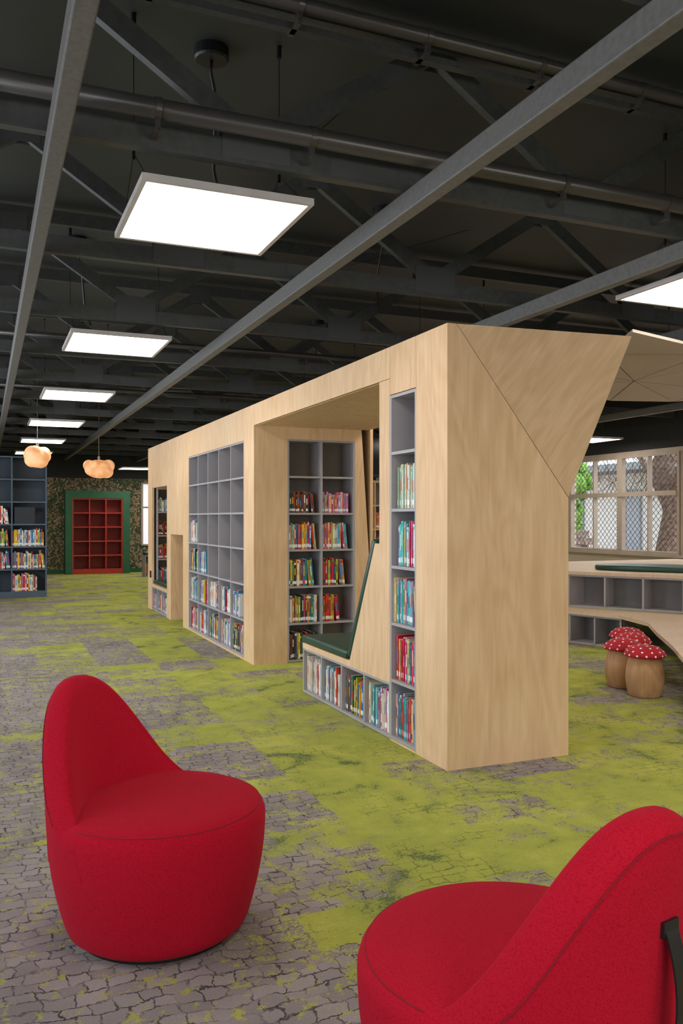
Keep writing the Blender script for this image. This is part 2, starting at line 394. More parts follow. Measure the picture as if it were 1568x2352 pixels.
bm = bmesh.new(); box(bm, XR-0.06, XR, 4.3, 20.2, ZS-0.04, ZS); box(bm, XR-0.025, XR, 4.3, 20.2, ZH+0.0, ZH+0.06)
bmobj('trim_1', bm, [M_FRAME])

# outside
bm = bmesh.new(); box(bm, XR+0.12, 40, -10, 45, -0.3, 0.2); bmobj('ground_outside', bm, [M_OUTG])
bm = bmesh.new()
box(bm, 22, 22.3, -5, 45, 0.2, 3.0, 0); box(bm, 20.2, 22.3, -5, 45, 3.0, 3.25, 1)
for i in range(10): box(bm, 20.3, 20.42, 4+i*3.2, 4.12+i*3.2, 0.2, 3.0, 1)
for i in range(10): box(bm, 21.9, 21.99, 5+i*3.2, 6.1+i*3.2, 0.2, 2.4, 2)
bmobj('neighbouring_building', bm, [M_OUTW, simple('eaves_grey', (0.25,0.27,0.3)), simple('door_grey', (0.4,0.44,0.5))])
bm = bmesh.new()
rnd = random.Random(4)
pts = [(13.0,13.45,0.0),(12.95,13.5,0.7),(13.05,13.4,1.5),(12.9,13.6,2.4),(13.2,13.4,3.4)]
tube(bm, pts, 0.24, 12); tube(bm, [(12.98,13.5,1.7),(12.8,13.0,2.3),(12.5,12.3,3.0)], 0.09, 8); tube(bm, [(12.95,13.5,1.5),(13.2,14.1,2.1),(13.3,14.8,2.9)], 0.08, 8)
for i in range(110):
    p = Vector((12.9, 13.9, 2.35)) + Vector((rnd.uniform(-.5,.5), rnd.uniform(-1.6,1.6), rnd.uniform(-.2,.7)))
    tube(bm, [p, p+Vector((rnd.uniform(-.1,.1), rnd.uniform(-.4,.4), rnd.uniform(-.6,-.1)))], 0.008, 4)
bmobj('tree', bm, [M_BARK], smooth=True)
def blob(name, centers, mat, disp=0.25, lvl=4, parent=None):
    bm = bmesh.new()
    for (c, r) in centers:
        mtx = Matrix.Translation(c) @ Matrix.Diagonal((r, r, r, 1))
        bmesh.ops.create_icosphere(bm, subdivisions=lvl, radius=1, matrix=mtx)
    for v in bm.verts:
        v.co += Vector((mn.noise(v.co*6), mn.noise(v.co*6+Vector((9,0,0))), mn.noise(v.co*6+Vector((0,9,0)))))*disp
    for x_, y_ in ((17.1, 22.6), (17.2, 23.6)): tube(bm, [(x_, y_, 0.15), (x_, y_, 1.6)], 0.07, 8)
    return bmobj(name, bm, [mat], parent)
blob('garden_shrub', [((17.2,22.3,2.5),0.6),((17.3,23.2,2.0),0.8),((17.2,24.2,2.5),0.9),((17.1,22.6,1.2),0.6),((17.1,23.6,0.8),0.55)], M_LEAF, 0.5)
bm = bmesh.new()
for r_ in range(4):
    for k in range(10): box(bm, 15.6, 15.9, 19.4+k*0.42+(r_%2)*0.2, 19.4+k*0.42+0.4+(r_%2)*0.2, 0.2+r_*0.2, 0.2+r_*0.2+0.185)
bmobj('stone_retaining_wall', bm, [M_STONE])

# ------------------------------------------------------------------ ceiling structure
def truss_mesh():
    bm = bmesh.new(); x0, x1 = XL, XR
    box(bm, x0, x1, -0.024, 0.024, 2.85, 2.95); box(bm, x0, x1, -0.024, 0.024, 3.53, 3.63)
    k = -2
    while True:
        xb = 1.07+1.74*k; xt = xb+0.87
        if xb > x1: break
        for (a, b_) in ((xb, xt), (xb+1.74, xt)):
            if min(a, b_) > x0+0.05 and max(a, b_) < x1-0.05:
                bar(bm, (a, 0, 2.96), (b_, 0, 3.53), 0.088, 0.044, (0,1,0))
        if x0+0.2 < xb < x1-0.2:
            for s in (-1, 1):
                prism(bm, [(xb-0.15, s*0.0245, 2.87), (xb+0.15, s*0.0245, 2.87), (xb+0.15, s*0.0245, 3.05), (xb-0.15, s*0.0245, 3.05)], (0, s*0.002, 0), 1)
        if x0+0.2 < xt < x1-0.2:
            for s in (-1, 1):
                prism(bm, [(xt-0.09, s*0.0245, 3.45), (xt+0.09, s*0.0245, 3.45), (xt+0.09, s*0.0245, 3.58), (xt-0.09, s*0.0245, 3.58)], (0, s*0.002, 0), 1)
        xs = xb+0.5
        if x0+0.2 < xs < x1-0.3 and k % 2 == 0:
            for s in (-1, 1): prism(bm, [(xs-0.16, s*0.0245, 2.865), (xs+0.16, s*0.0245, 2.865), (xs+0.16, s*0.0245, 2.94), (xs-0.16, s*0.0245, 2.94)], (0, s*0.002, 0), 1)
        k += 1
    bmesh.ops.recalc_face_normals(bm, faces=bm.faces)
    me = bpy.data.meshes.new('roof_truss'); bm.to_mesh(me); bm.free(); return me
def platemat():
    m, nt, b = nmat('nail_plate')
    v = N(nt, 'ShaderNodeTexVoronoi', Scale=60.0, Randomness=0.0); L(nt, coords(nt, (1, 1, 1)), v.inputs['Vector'])
    L(nt, ramp(nt, v.outputs['Distance'], [(0.25, (0.012, 0.013, 0.013)), (0.4, (0.06, 0.064, 0.064))]), b.inputs['Base Color'])
    b.inputs['Roughness'].default_value = 0.5
    return m
M_PLATE = platemat()
tm = truss_mesh(); tm.materials.append(M_TRUSS); tm.materials.append(M_PLATE)
for k in range(-4, 12): link('roof_truss', tm, [], loc=(0, 3.5+1.57*k, 0))
for xb in (-1.35, 0.256, 1.81, 3.5, 5.1, 6.7, 8.3):
    bm = bmesh.new(); box(bm, xb-0.035, xb+0.035, YF+0.02, YB-0.02, 2.752, 2.848)
    o = bmobj('ceiling_beam', bm, [M_BEAM]); bv = o.modifiers.new('b', 'BEVEL'); bv.width = 0.006; bv.segments = 2
def pipe(name, y, z, r, clamps, xs=(XL+0.02, XR-0.02), tray=False):
    e = empty(name)
    bm = bmesh.new(); tube(bm, [(xs[0], y, z), (xs[1], y, z)], r, 24); bmobj('tube', bm, [M_PIPE], e, True)
    bm = bmesh.new()
    x = clamps[0]
    while x < xs[1]:
        if x > xs[0]:
            tube(bm, [(x-0.012, y, z), (x+0.012, y, z)], r+0.006, 24)
            box(bm, x-0.01, x+0.01, y-0.012, y+0.012, z-r-0.035, z-r+0.002)
            box(bm, x-0.012, x+0.012, y-0.01, y+0.12, z-r-0.04, z-r-0.034)
            tube(bm, [(x, y, z-r-0.05), (x, y, z-r-0.02)], 0.006, 6)
        x += clamps[1]
    bmobj('clamps', bm, [M_PIPE], e)
    if tray:
        bm = bmesh.new(); box(bm, xs[0], xs[1], 3.36, 3.40, 3.40, 3.43); box(bm, xs[0], xs[1], 3.42, 3.445, 3.50, 3.52); bmobj('cable_channel', bm, [M_TRUSS], e)
pipe('ceiling_pipe', 3.37, 2.965, 0.040, (1.28-2.6-0.65, 0.65))
pipe('ceiling_pipe', 3.30, 3.47, 0.030, (1.2-2.4-0.6, 0.6), tray=True)
pipe('ceiling_pipe', 8.05, 2.99, 0.025, (0.3, 0.9))
pipe('ceiling_pipe', 11.2, 2.99, 0.025, (0.3, 0.9))
def ceil_box(x, y, r=0.085):
    e = empty('ceiling_junction_box', (x, y, 0))
    bm = bmesh.new(); lathe(bm, [(0, ZC-0.06), (r*0.9, ZC-0.06), (r, ZC-0.05), (r, ZC), (0, ZC)], 32); bmobj('housing', bm, [M_BLACK], e)
    bm = bmesh.new(); tube(bm, [(0,0,ZC-0.06),(0.0,0.02,ZC-0.10),(0.03,0.06,ZC-0.17),(0.06,0.16,ZC-0.24),(0.10,0.35,ZC-0.45),(0.16,0.42,ZC-0.62)], 0.009, 8); bmobj('cable', bm, [M_BLACK], e, True)
for p in ((1.03, 4.1), (2.75, 5.72), (0.7, 7.3), (1.0, 10.4), (3.6, 9.3)): ceil_box(*p)
bm = bmesh.new()
for (a, b_) in (((1.3,3.55,3.0),(1.85,4.0,3.6)),((2.6,3.6,3.02),(4.6,4.6,3.55)),((2.2,5.1,3.0),(3.4,5.6,3.55)),((-.2,3.4,3.3),(-.5,5.0,3.1))): tube(bm, [a, b_], 0.002, 5)
bmobj('bracing_wire', bm, [M_WIRE])

def light_panel(x, y, z=2.75, w=0.76, l=0.80):
    e = empty('ceiling_light_panel', (x, y, 0))
    bm = bmesh.new(); f = 0.022
    box(bm, -w/2, w/2, -l/2, -l/2+f, z, z+0.03); box(bm, -w/2, w/2, l/2-f, l/2, z, z+0.03)
    box(bm, -w/2, -w/2+f, -l/2+f, l/2-f, z, z+0.03); box(bm, w/2-f, w/2, -l/2+f, l/2-f, z, z+0.03)
    box(bm, -w/2+f, w/2-f, -l/2+f, l/2-f, z+0.02, z+0.03)
    bmobj('frame', bm, [M_LTFRAME], e)
    bm = bmesh.new(); box(bm, -w/2+f, w/2-f, -l/2+f, l/2-f, z+0.004, z+0.018); bmobj('diffuser', bm, [M_LIGHT], e)
    bm = bmesh.new()
    for s in (-1, 1):
        xs = s*(w/2-0.03)
        tube(bm, [(xs, 0, z+0.26), (xs, 0, ZC)], 0.0025, 5)
        tube(bm, [(xs, 0, z+0.27), (xs, -l/2+0.05, z+0.03)], 0.002, 5); tube(bm, [(xs, 0, z+0.27), (xs, l/2-0.05, z+0.03)], 0.002, 5)
        tube(bm, [(xs, 0, z+0.24), (xs, 0, z+0.30)], 0.007, 6); tube(bm, [(xs, 0, ZC-0.06), (xs, 0, ZC)], 0.012, 8)
    bmobj('suspension_wires', bm, [M_WIRE], e)
for xc in (0.98, 4.12, 7.15):
    for k in range(-2, 6):
        light_panel(xc, 3.95+3.12*k)
light_panel(8.7, 10.7, 2.56, 0.7, 0.7); light_panel(3.25, 20.2, 2.50, 0.7, 0.7)

# ------------------------------------------------------------------ plywood bookcase unit
U = empty('plywood_bookcase')
X0, ZT = 2.277, 2.393
bm = bmesh.new(); g = 0.0018; T = 0.03
def face(y0, y1, z0, z1, mi=0): box(bm, X0, X0+T, y0+g, y1-g, z0+g if z0 > 0 else 0, z1-g if z1 < ZT else z1, mi)
Y0, Y1 = 3.958, 12.94
face(Y0, 4.316, 0, ZT); face(4.316, 4.655, 2.098, ZT); face(4.316, 4.655, 0, 0.012)
face(4.655, 7.485, 2.20, ZT)
prism(bm, [(X0, y, z) for y, z in ((6.19,0.345),(6.19,0.385),(5.275,0.385),(4.87,1.19),(4.804,1.19),(4.804,2.2-g),(4.655+g,2.2-g),(4.655+g,0.345))], (T,0,0))
face(7.485, 7.811, 0, ZT); face(7.811, 10.184, 2.088, ZT); face(7.811, 10.184, 0, 0.022)
face(10.184, 10.50, 0, ZT); face(10.50, 11.25, 1.135, ZT); face(11.25, 11.51, 0, ZT)
face(11.51, 12.60, 1.79, ZT); face(11.51, 12.60, 0.345, 0.385); face(12.60, Y1, 0, ZT)
XB = 3.066
def tri(pts, ext, mi=0): prism(bm, pts, ext, mi)
tri([(X0+0.0005,Y0,0),(XB,Y0,0),(XB,Y0,1.464),(X0+0.055,Y0,ZT),(X0+0.0005,Y0,ZT)], (0,0.03,0))
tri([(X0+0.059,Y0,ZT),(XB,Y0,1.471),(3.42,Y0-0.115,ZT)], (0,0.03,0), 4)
tri([(XB-0.03,Y0+0.03,0),(XB-0.03,4.80,0),(XB-0.03,4.80,1.467),(XB-0.03,Y0+0.03,1.467)], (0.03,0,0))
tri([(XB-0.035,Y0+0.03,1.46),(3.375,Y0-0.085,ZT),(3.10,4.80,ZT)], (0.02,0,0))
tri([(XB-0.035,Y0+0.03,1.46),(3.10,4.80,ZT),(XB-0.035,4.80,1.46)], (0.02,0,0))
box(bm, 3.45, 3.48, 7.485, Y1, 0, ZT)
box(bm, 3.39, 3.42, 4.80, 7.485, 2.2, ZT)
box(bm, X0+T, 3.45, Y1-0.03, Y1, 0, ZT)
tri([(X0+T,Y0+0.03,ZT-0.03),(3.37,Y0-0.06,ZT-0.03),(3.10,4.80,ZT-0.03),(X0+T,4.80,ZT-0.03)], (0,0,0.029))
box(bm, X0+T, 3.45, 4.80, Y1-0.03, ZT-0.03, ZT-0.001)
box(bm, X0+T, 3.39, 4.804, 7.485, 2.20, 2.22)
box(bm, X0+T, XB-0.03, 4.72, 4.74, 0.4, 2.2)
box(bm, X0+T, 2.602, 7.485, 7.505, 0, 2.2); box(bm, 2.602, 3.289, 7.485, 7.505, 2.088, 2.2)
tri([(3.289,7.485,0),(3.50,7.485,0),(3.358,7.485,2.2),(3.289,7.485,2.2)], (0,0.02,0))
box(bm, X0+T, 3.0, 5.275, 6.19, 0.36, 0.385); box(bm, X0+T, 3.0, 6.165, 6.19, 0, 0.36)
tri([(X0+T,5.275,0.385),(X0+T,4.87,1.19),(X0+T,4.80,1.19),(X0+T,4.80,0.385)], (0.70,0,0))
box(bm, X0+T, 3.45, 11.25, 11.27, 0, 1.135); box(bm, X0+T, 3.45, 10.48, 10.50, 0, 1.135); box(bm, X0+T, 3.45, 10.50, 11.25, 1.135, 1.155)
box(bm, X0+T, 3.1, 11.51, 12.60, 1.79, 1.81); box(bm, X0+T, 3.1, 11.49, 11.51, 0.385, 1.79); box(bm, 3.08, 3.1, 11.51, 12.60, 0.385, 1.79)
box(bm, X0+T, 3.08, 11.51, 12.60, 0.36, 0.385)
AY, NX = (0,-1,0), (-1,0,0)
e_ = 0.0015
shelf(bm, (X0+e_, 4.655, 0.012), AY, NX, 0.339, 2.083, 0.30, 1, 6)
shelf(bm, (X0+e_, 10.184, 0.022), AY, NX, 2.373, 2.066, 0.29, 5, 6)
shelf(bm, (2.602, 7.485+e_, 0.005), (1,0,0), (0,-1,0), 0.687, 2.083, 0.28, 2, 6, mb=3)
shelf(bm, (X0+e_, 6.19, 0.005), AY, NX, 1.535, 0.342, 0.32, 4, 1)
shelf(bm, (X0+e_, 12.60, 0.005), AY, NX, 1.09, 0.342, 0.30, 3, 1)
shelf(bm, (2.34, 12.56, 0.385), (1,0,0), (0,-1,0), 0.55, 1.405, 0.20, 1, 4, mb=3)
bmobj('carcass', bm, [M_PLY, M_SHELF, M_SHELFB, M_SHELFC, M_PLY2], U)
bm = bmesh.new(); box(bm, X0-0.012, X0-0.0005, 12.66, 12.74, 0.47, 0.57); bmobj('power_outlet', bm, [M_BLACK], U)
def cushion(name, pts, ext, parent, bev=0.018):
    bm = bmesh.new(); prism(bm, pts, ext)
    o = bmobj(name, bm, [M_GREEN], parent, True); b = o.modifiers.new('b', 'BEVEL'); b.width = bev; b.segments = 4; return o
cushion('seat_cushion', [(X0-0.005,6.20,0.388),(X0-0.005,5.33,0.388),(X0-0.005,5.30,0.445),(X0-0.005,6.20,0.445)], (0.70,0,0), U)
cushion('back_cushion', [(X0-0.003,5.272,0.395),(X0-0.003,5.325,0.42),(X0-0.003,4.915,1.22),(X0-0.003,4.862,1.205)], (0.70,0,0), U)
cushion('niche_cushion', [(X0+0.01,12.58,0.388),(X0+0.01,11.53,0.388),(X0+0.01,11.53,0.445),(X0+0.01,12.58,0.445)], (0.6,0,0), U)
B = Books(7)
rh = (2.083-0.018)/6
pals = [PAL_WHITE+PAL_TEAL, PAL_RED+PAL_PINK, PAL_TEAL, PAL_RED+PAL_WHITE+PAL_TEAL, PAL_GREENW]
fills = [0.97, 0.9, 0.97, 0.8, 0.9]
for j in range(5):
    B.row((X0, 4.655-0.018, 0.012+0.019+j*rh), AY, NX, 0.30, 0.27, fills[j], pals[j], right=(fills[j] < 0.95), tmin=0.006, tmax=0.018, hvar=0.15)
for i in range(4):
    w = (1.535-0.018)/4
    B.row((X0, 6.19-0.018-i*w, 0.024), AY, NX, w-0.02, 0.27, 0.95, [PAL_WHITE, PAL_WHITE, PAL_WARM+PAL_DARK+PAL_MIX, PAL_TEAL+PAL_WHITE][i], tmin=0.006, tmax=0.02, hvar=0.2)
cw = (2.373-0.018)/5; rg = (2.066-0.018)/6
gf = {0: [1, .95, .95, .9, .95], 1: [.9, .9, .85, .9, .55], 2: [.9, .55, 0, 0, 0], 3: [.7, 0, 0, 0, 0]}
for j, row in gf.items():
    for i, f in enumerate(row):
        if f: B.row((X0, 10.184-0.018-i*cw, 0.022+0.019+j*rg), AY, NX, cw-0.02, 0.27, f, PAL_WHITE if (i+j) % 2 else PAL_MIX, tmin=0.008, tmax=0.026)
for i in range(2):
    for j in range(5):
        pal = [PAL_DARK+PAL_MIX, PAL_WARM+PAL_MIX, PAL_WARM+PAL_MIX, PAL_PINK+PAL_WARM, PAL_DARK][j] if i == 0 else [PAL_WHITE, PAL_WARM, PAL_WARM+PAL_DARK, PAL_PINK, PAL_PINK+PAL_TEAL][j]
        f = [[.9, .93, .8, .85, .85], [.0, .55, .75, .85, .9]][i][j]
        if f: B.row((2.602+0.018+i*0.3345, 7.485, 0.005+0.019+j*rh), (1,0,0), (0,-1,0), 0.314, 0.26 if j < 4 else 0.2, f, pal, tmin=0.012, tmax=0.024, hvar=0.15)
for j in range(4):
    B.row((2.36, 12.56, 0.385+0.019+j*0.347), (1,0,0), (0,-1,0), 0.5, 0.22, 0.95, [PAL_WHITE, PAL_WARM, PAL_DARK, PAL_WHITE][j], depth=0.13)
for i in range(3): B.row((X0, 12.60-0.018-i*0.357, 0.024), AY, NX, 0.33, 0.25, 0.8, PAL_MIX+PAL_PINK)
B.make('books', U)

# ------------------------------------------------------------------ far blue bookcase
S = empty('blue_bookcase')
bm = bmesh.new()
box(bm, -1.25, 0.99, 15.4, 15.75, 0, 0.08, 0)
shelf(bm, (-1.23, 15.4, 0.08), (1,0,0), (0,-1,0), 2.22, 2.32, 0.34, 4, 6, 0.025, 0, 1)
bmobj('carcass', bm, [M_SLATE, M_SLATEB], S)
B = Books(11)
for i in range(4):
    for j, f in enumerate([.75, .97, .97, .0, 0, 0]):
        if i == 2: f = [.3, .97, .95, .9, 0, 0][j]
        if f: B.row((-1.23+0.025+i*0.549, 15.4, 0.08+0.026+j*0.3825), (1,0,0), (0,-1,0), 0.52, 0.31, f, PAL_WARM+PAL_WHITE+PAL_MIX if j else PAL_MIX, tmin=0.015, tmax=0.03)
B.make('books', S)
bm = bmesh.new(); box(bm, 0.47, 0.80, 15.43, 15.66, 0.08+3*0.3825+0.026, 0.08+3*0.3825+0.31); bmobj('storage_basket', bm, [simple('basket', (0.03,0.035,0.045), 0.7)], S)
R = empty('red_bookcase')
bm = bmesh.new(); yb = YB-0.38
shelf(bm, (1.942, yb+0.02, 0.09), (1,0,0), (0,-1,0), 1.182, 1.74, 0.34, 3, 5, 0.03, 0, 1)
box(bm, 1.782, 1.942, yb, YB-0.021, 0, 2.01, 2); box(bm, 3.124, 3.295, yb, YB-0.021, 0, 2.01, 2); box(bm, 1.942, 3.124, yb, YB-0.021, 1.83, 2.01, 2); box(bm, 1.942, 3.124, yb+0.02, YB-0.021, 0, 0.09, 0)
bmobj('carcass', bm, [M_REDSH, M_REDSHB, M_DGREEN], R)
Q = empty('window_bench')
bm = bmesh.new(); shelf(bm, (3.38, 19.6, 0), (1,0,0), (0,-1,0), 2.4, 0.5, 0.4, 6, 1, 0.02, 0, 1); bmobj('carcass', bm, [M_SHELF, M_SHELFB], Q)
cushion('cushion', [(3.38,19.6,0.505),(5.78,19.6,0.505),(5.78,19.6,0.57),(3.38,19.6,0.57)], (0,0.4,0), Q)
B = Books(3)
for i in range(6): B.row((3.40+i*0.3967, 19.6, 0.021), (1,0,0), (0,-1,0), 0.37, 0.3, 0.7, PAL_MIX)
B.make('books', Q)
bm = bmesh.new(); box(bm, 3.66, 5.2, YB-0.03, YB-0.002, 0.7, 2.2, 0)
for xx in (3.62, 4.1, 4.6, 5.18): box(bm, xx, xx+0.05, YB-0.05, YB-0.001, 0.66, 2.24, 1)
for z_ in (0.66, 1.6, 2.2): box(bm, 3.62, 5.23, YB-0.048, YB-0.001, z_, z_+0.04, 1)
bmobj('window_11', bm, [emis('daylight_glass', (0.85, 0.9, 1.0), 0.6), M_FRAME])

S2 = empty('tall_bookcase')
bm = bmesh.new()
shelf(bm, (4.6, 12.4, 0.0), (1,0,0), (0,-1,0), 3.0, 1.95, 0.34, 5, 5, 0.025, 0, 1)
bmobj('carcass', bm, [M_PLY, M_SHELFB], S2)
B = Books(21)
for i in range(5):
    for j in range(4): B.row((4.6+0.025+i*0.595, 12.4, 0.026+j*0.385), (1,0,0), (0,-1,0), 0.56, 0.28, .9, [(0.5,0.12,0.03),(0.6,0.25,0.1),(0.3,0.05,0.03),(0.6,0.5,0.4),(0.1,0.1,0.15)], tmin=0.012, tmax=0.03)
B.make('books', S2)
TV = empty('wall_screen')
bm = bmesh.new(); box(bm, 4.9, 6.1, 12.42, 12.47, 2.02, 2.68, 0); box(bm, 4.93, 6.07, 12.415, 12.42, 2.05, 2.65, 1); box(bm, 5.4, 5.6, 12.47, 12.6, 1.95, 2.5, 0)
bmobj('screen', bm, [M_BLACK, simple('screen_glass', (0.01,0.01,0.012), 0.15)], TV)

# ------------------------------------------------------------------ pendants
def cloud(x, y, z, w, h, seed):
    e = empty('cloud_pendant_lamp', (x, y, 0))
    rr = random.Random(seed); bm = bmesh.new()
    bmesh.ops.create_icosphere(bm, subdivisions=3, radius=1, matrix=Matrix.Translation((0,0,z)) @ Matrix.Diagonal((w*0.44, w*0.44, h*0.44, 1)))
    for i in range(13):
        a = i*2.4
        r = h*rr.uniform(0.26, 0.33)
        c = ((w/2-r)*math.cos(a)*rr.uniform(.88,1), (w/2-r)*math.sin(a)*rr.uniform(.88,1), z+h*rr.uniform(-.18, .18))
        bmesh.ops.create_icosphere(bm, subdivisions=3, radius=r, matrix=Matrix.Translation(c))
    o = bmobj('shade', bm, [M_CLOUD], e, True)
    m = o.modifiers.new('r', 'REMESH'); m.mode = 'VOXEL'; m.voxel_size = 0.012; m.use_smooth_shade = True
    s = o.modifiers.new('s', 'SMOOTH'); s.iterations = 5
    bm = bmesh.new(); tube(bm, [(0,0,z+h*0.3), (0,0,ZC)], 0.004, 6); tube(bm, [(0,0,z+h*0.35), (0,0,z+h*0.6)], 0.02, 10); bmobj('cord', bm, [M_FRAME], e)
m, nt, b = nmat('cloud_shade')
n = N(nt, 'ShaderNodeTexNoise', Scale=9.0, Detail=2.0); L(nt, coords(nt), n.inputs['Vector'])
c = ramp(nt, n.outputs['Fac'], [(0.3, (0.72, 0.25, 0.08)), (0.7, (1.0, 0.55, 0.25))])
L(nt, c, b.inputs['Emission Color']); b.inputs['Base Color'].default_value = (0.55, 0.32, 0.18, 1); b.inputs['Emission Strength'].default_value = 0.75
M_CLOUD = m
cloud(0.706, 13.0, 2.23, 0.39, 0.35, 3)
cloud(1.806, 15.0, 2.19, 0.54, 0.36, 5)

# ------------------------------------------------------------------ tiered bench seating (right)
TB = empty('tiered_bench')
bm = bmesh.new()
low = [(5.2,8.9),(5.83,7.53),(6.02,6.95),(5.85,6.35),(5.44,5.80),(4.95,5.1),(4.41,4.40),(4.9,3.6),(6.4,3.2),(7.6,4.6),(7.1,6.2),(6.72,6.79),(6.08,7.86),(5.7,9.1)]
prism(bm, [(x,y,0.315) for x, y in low], (0,0,0.035), 0)
upf = [(5.55,9.6),(6.08,7.86),(6.72,6.79),(7.4,5.5),(8.0,4.2)]
prism(bm, [(x,y,0.715) for x, y in upf]+[(9.38,4.2,0.715),(9.38,9.6,0.715)], (0,0,0.035), 0)
def cubbies(path, z0, z1, inset, dirn):
    for (a, b_) in zip(path, path[1:]):
        a = Vector((*a, 0)); b_ = Vector((*b_, 0)); d = (b_-a); ln = d.length; d.normalize(); nrm = Vector((-d.y, d.x, 0))*dirn
        a2 = a+nrm*inset; n = max(1, round(ln/0.38))
        bar(bm, a2+nrm*0.28+Vector((0,0,(z0+z1)/2)), a2+nrm*0.28+d*ln+Vector((0,0,(z0+z1)/2)), z1-z0, 0.012, nrm, 2)
        bar(bm, a2+nrm*0.14+Vector((0,0,z0+0.01)), a2+nrm*0.14+d*ln+Vector((0,0,z0+0.01)), 0.02, 0.28, nrm, 1)
        bar(bm, a2+nrm*0.14+Vector((0,0,z1-0.01)), a2+nrm*0.14+d*ln+Vector((0,0,z1-0.01)), 0.02, 0.28, nrm, 1)
        for i in range(n+1):
            p = a2+d*(ln*i/n)
            bar(bm, p+Vector((0,0,(z0+z1)/2)), p+nrm*0.28+Vector((0,0,(z0+z1)/2)), z1-z0, 0.018, d, 1)
cubbies(upf, 0.352, 0.714, 0.02, 1)
cubbies([(5.22,8.88),(5.83,7.53),(6.02,6.95)], 0.0, 0.314, 0.03, 1)
tube(bm, [(5.1,4.6,0),(5.1,4.6,0.315)], 0.03, 10, 2); tube(bm, [(5.6,5.6,0),(5.6,5.6,0.315)], 0.03, 10, 2)
box(bm, 6.6, 7.2, 4.0, 6.0, 0, 0.314, 2)
bmobj('carcass', bm, [M_PLYH, M_SHELF, M_SHELFB], TB)
bm = bmesh.new()
ring = []
for i in range(40):
    a = 2*math.pi*i/40; cx, sx_ = math.cos(a), math.sin(a)
    px = 1.15*math.copysign(abs(cx)**0.6, cx); py = 0.33*math.copysign(abs(sx_)**0.6, sx_); ring.append((px, py, 0.752))
prism(bm, ring, (0,0,0.06))
o = bmobj('bench_cushion', bm, [M_GREEN], TB, True, loc=(7.35,7.15,0), rot=(0,0,math.radians(-52)))
bv = o.modifiers.new('b', 'BEVEL'); bv.width = 0.022; bv.segments = 4; bv.limit_method = 'ANGLE'; bv.angle_limit = 0.9

# faceted ceiling panels above bench: separate triangular boards with gaps
bm = bmesh.new()
gx = [4.05, 4.8, 5.6, 6.5, 7.4, 8.4]; gy = [4.5, 5.15, 5.85, 6.6]
zz = random.Random(12); vs = {}
for i, x in enumerate(gx):
    for j, y in enumerate(gy):
        vs[i, j] = Vector((x+zz.uniform(-.15, .15)+0.3*j, y+zz.uniform(-.12, .12), 2.50+zz.uniform(0, 0.17)))
for i in range(5):
    for j in range(3):
        a, b_, c, d = vs[i,j], vs[i+1,j], vs[i+1,j+1], vs[i,j+1]
        for t in (((a,b_,c),(a,c,d)) if (i+j) % 2 else ((a,b_,d),(b_,c,d))):
            cen = (t[0]+t[1]+t[2])/3
            prism(bm, [cen+(p-cen)*0.972 for p in t], (0,0,0.02))
bmobj('faceted_ceiling_panel', bm, [M_FACET])

# ------------------------------------------------------------------ mushroom stools
def stool(x, y, rot=0):
    e = empty('mushroom_stool', (x, y, 0), rot)
    bm = bmesh.new(); lathe(bm, [(0,0),(0.112,0),(0.120,0.01),(0.134,0.06),(0.142,0.13),(0.139,0.20),(0.125,0.26),(0.105,0.30),(0,0.30)], 40); bmobj('stem', bm, [M_STOOLW], e, True)
    bm = bmesh.new(); prof = [(0,0.388),(0.05,0.385),(0.09,0.375),(0.125,0.355),(0.147,0.33),(0.152,0.315),(0.146,0.300),(0.12,0.297),(0,0.297)]
    lathe(bm, prof, 40); bmobj('cap', bm, [M_CAP], e, True)
    bm = bmesh.new()
    for (rad, z, n, tilt) in ((0.0,0.388,1,0),(0.055,0.384,5,0.15),(0.098,0.371,9,0.4),(0.135,0.345,12,0.75),(0.151,0.317,14,1.35)):
        for i in range(n):
            a = 2*math.pi*i/n + rad*9
            mtx = Matrix.Rotation(a, 4, 'Z') @ Matrix.Translation((rad, 0, z)) @ Matrix.Rotation(tilt, 4, 'Y') @ Matrix.Diagonal((0.0082, 0.0082, 0.0025, 1))
            bmesh.ops.create_uvsphere(bm, u_segments=12, v_segments=6, radius=1, matrix=mtx)
    bmobj('dots', bm, [M_WHITE], e, True)
stool(4.63, 5.06); stool(4.72, 5.40, rot=1); stool(5.01, 5.62, rot=2); stool(5.22, 5.92, rot=3)

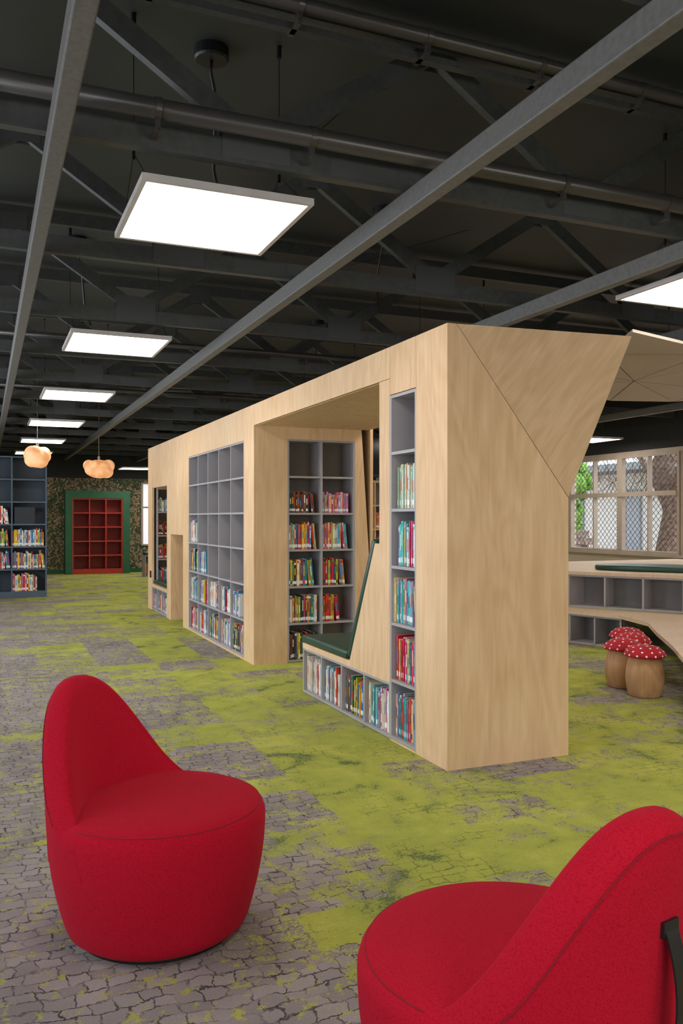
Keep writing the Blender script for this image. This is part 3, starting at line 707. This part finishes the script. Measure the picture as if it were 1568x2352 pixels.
# ------------------------------------------------------------------ red lounge chairs
def Rb(z):
    pr = [(0.015,0.27),(0.03,0.292),(0.06,0.305),(0.16,0.330),(0.27,0.347),(0.36,0.352),(0.8,0.352)]
    for (z0, r0), (z1, r1) in zip(pr, pr[1:]):
        if z <= z1: return r0+(r1-r0)*(z-z0)/(z1-z0)
    return 0.352
def chair(x, y, ang):
    e = empty('red_lounge_chair', (x, y, 0), ang)
    bm = bmesh.new(); lathe(bm, [(0,0),(0.255,0),(0.255,0.022),(0,0.022)], 48); bmobj('base', bm, [M_BLACK], e)
    bm = bmesh.new()
    lathe(bm, [(0,.014),(.25,.014),(.272,.018),(.290,.032),(.300,.055),(.313,.10),(.328,.16),(.340,.22),(.348,.28),(.352,.34),(.352,.375),(.346,.395),(.333,.411),(.31,.421),(.26,.429),(.14,.437),(0,.440)], 72)
    S_ = 72; cols = []; edge2 = []
    for i in range(S_+1):
        s = 0.346*math.sin(-math.pi/2+math.pi*i/S_); a = abs(s)/0.346
        H = 0.372+0.433*max(0, (1-a**2.4))**1.6
        def no(z): return math.sqrt(max((Rb(z)+0.0015)**2-s*s, 1e-6)) + 0.07*max(0, z-0.36)
        nc = 0.205-0.135*(s/0.31)**2; nc = min(nc, no(0.36)-0.012)
        rt = min(0.045, max(0.006, (H-0.36)*0.3)); zt = max(H-rt, 0.362)
        t = min(0.10, no(zt)-nc)
        pts = []
        for z in (0.27, 0.32, 0.36): pts.append((no(z), z))
        for k in range(1, 8): z = 0.36+(zt-0.36)*k/7; pts.append((no(z), z))
        n1 = no(zt); cx = n1-t/2
        for k in range(1, 10):
            th = math.pi*k/10; pts.append((cx+t/2*math.cos(th), zt+rt*(math.sin(th)**0.8)))
        n2 = n1-t
        zc_ = min(0.405, zt)
        for k in range(0, 9):
            q = k/8; pts.append((n2+(nc-n2)*(q**0.9), zt+(zc_-zt)*q))
        pts.append((nc+0.02, 0.35))
        if zt > 0.40: edge2.append((n1+0.0003, s, zt+rt*0.25))
        cols.append([bm.verts.new((n, s, z)) for n, z in pts])
    for A, B_ in zip(cols, cols[1:]):
        for k in range(len(A)-1): bm.faces.new((A[k], A[k+1], B_[k+1], B_[k]))
    bm.faces.new(cols[0]); bm.faces.new(cols[-1][::-1])
    bmobj('upholstery', bm, [M_RED], e, True)
    bm = bmesh.new()
    arc = [(0.3345*math.cos(t_), 0.3345*math.sin(t_), 0.4095) for t_ in [math.radians(78+ (282-78)*i/60) for i in range(61)]]
    tube(bm, arc, 0.0014, 6); tube(bm, edge2, 0.0014, 6)
    bmobj('piping', bm, [M_SEAM], e, True)
    bm = bmesh.new(); pr = []
    for i in range(25):
        q = i/24; z = 0.60-0.30*q; n = 0.352+0.07*max(0, z-0.36)+0.004+0.035*math.sin(math.pi*q)**0.8
        if z < 0.36: n = Rb(z)+0.004+0.035*math.sin(math.pi*q)**0.8
        pr.append((n, z))
    L1 = []
    for n, z in pr: L1.append([bm.verts.new((n, -0.018, z)), bm.verts.new((n, 0.018, z)), bm.verts.new((n+0.004, 0.018, z)), bm.verts.new((n+0.004, -0.018, z))])
    for A, B_ in zip(L1, L1[1:]):
        for k in range(4): bm.faces.new((A[k], A[(k+1) % 4], B_[(k+1) % 4], B_[k]))
    bm.faces.new(L1[0]); bm.faces.new(L1[-1][::-1])
    box(bm, 0.355, 0.378, -0.022, 0.022, 0.585, 0.615); box(bm, 0.345, 0.36, -0.022, 0.022, 0.285, 0.315)
    bmobj('strap_handle', bm, [M_BLACK], e)
chair(0.534, 2.834, math.radians(136))
chair(1.077, 1.565, math.radians(-77.8))

# ------------------------------------------------------------------ lighting
w = bpy.data.worlds.new('world'); sc.world = w; w.use_nodes = True
bg = w.node_tree.nodes['Background']; bg.inputs[0].default_value = (0.88, 0.94, 1.0, 1); bg.inputs[1].default_value = 2.4
def area(name, loc, rot, sx_, sy_, p, c):
    l = bpy.data.lights.new(name, 'AREA'); l.shape = 'RECTANGLE'; l.size = sx_; l.size_y = sy_; l.energy = p; l.color = c
    o = bpy.data.objects.new(name, l); COL.objects.link(o); o.location = loc; o.rotation_euler = rot
for i, (a, b_) in enumerate(LW):
    area('window_daylight', (XL-0.2, (a+b_)/2, 1.7), (0, math.radians(-90), 0), 1.6, 2.9, 130 if i > 1 else 50, (0.85, 0.9, 1.0))
for xx in (0.1, 4.1):
    area('window_daylight', (xx, YF-0.2, 1.65), (math.radians(90), 0, 0), 2.9, 1.6, 80, (1.0, 0.94, 0.86))  # fill added behind the camera to brighten end faces and chairs
s = bpy.data.lights.new('sun', 'SUN'); s.energy = 2.0; s.angle = 0.3; s.color = (1, 0.96, 0.9)
so = bpy.data.objects.new('sun', s); COL.objects.link(so); so.rotation_euler = (math.radians(20), math.radians(35), 0)
so.location = (14, 10, 12)

# ------------------------------------------------------------------ camera
cd = bpy.data.cameras.new('camera'); cam = bpy.data.objects.new('camera', cd); COL.objects.link(cam)
cd.sensor_fit = 'HORIZONTAL'; cd.sensor_width = 36; cd.lens = 1950/1568*36; cd.shift_y = 14/1568
cam.location = (0, 0, 1.35); cam.rotation_euler = (math.radians(90), 0, -math.atan(820/1950))
cd.clip_start = 0.05; cd.clip_end = 200
sc.camera = cam
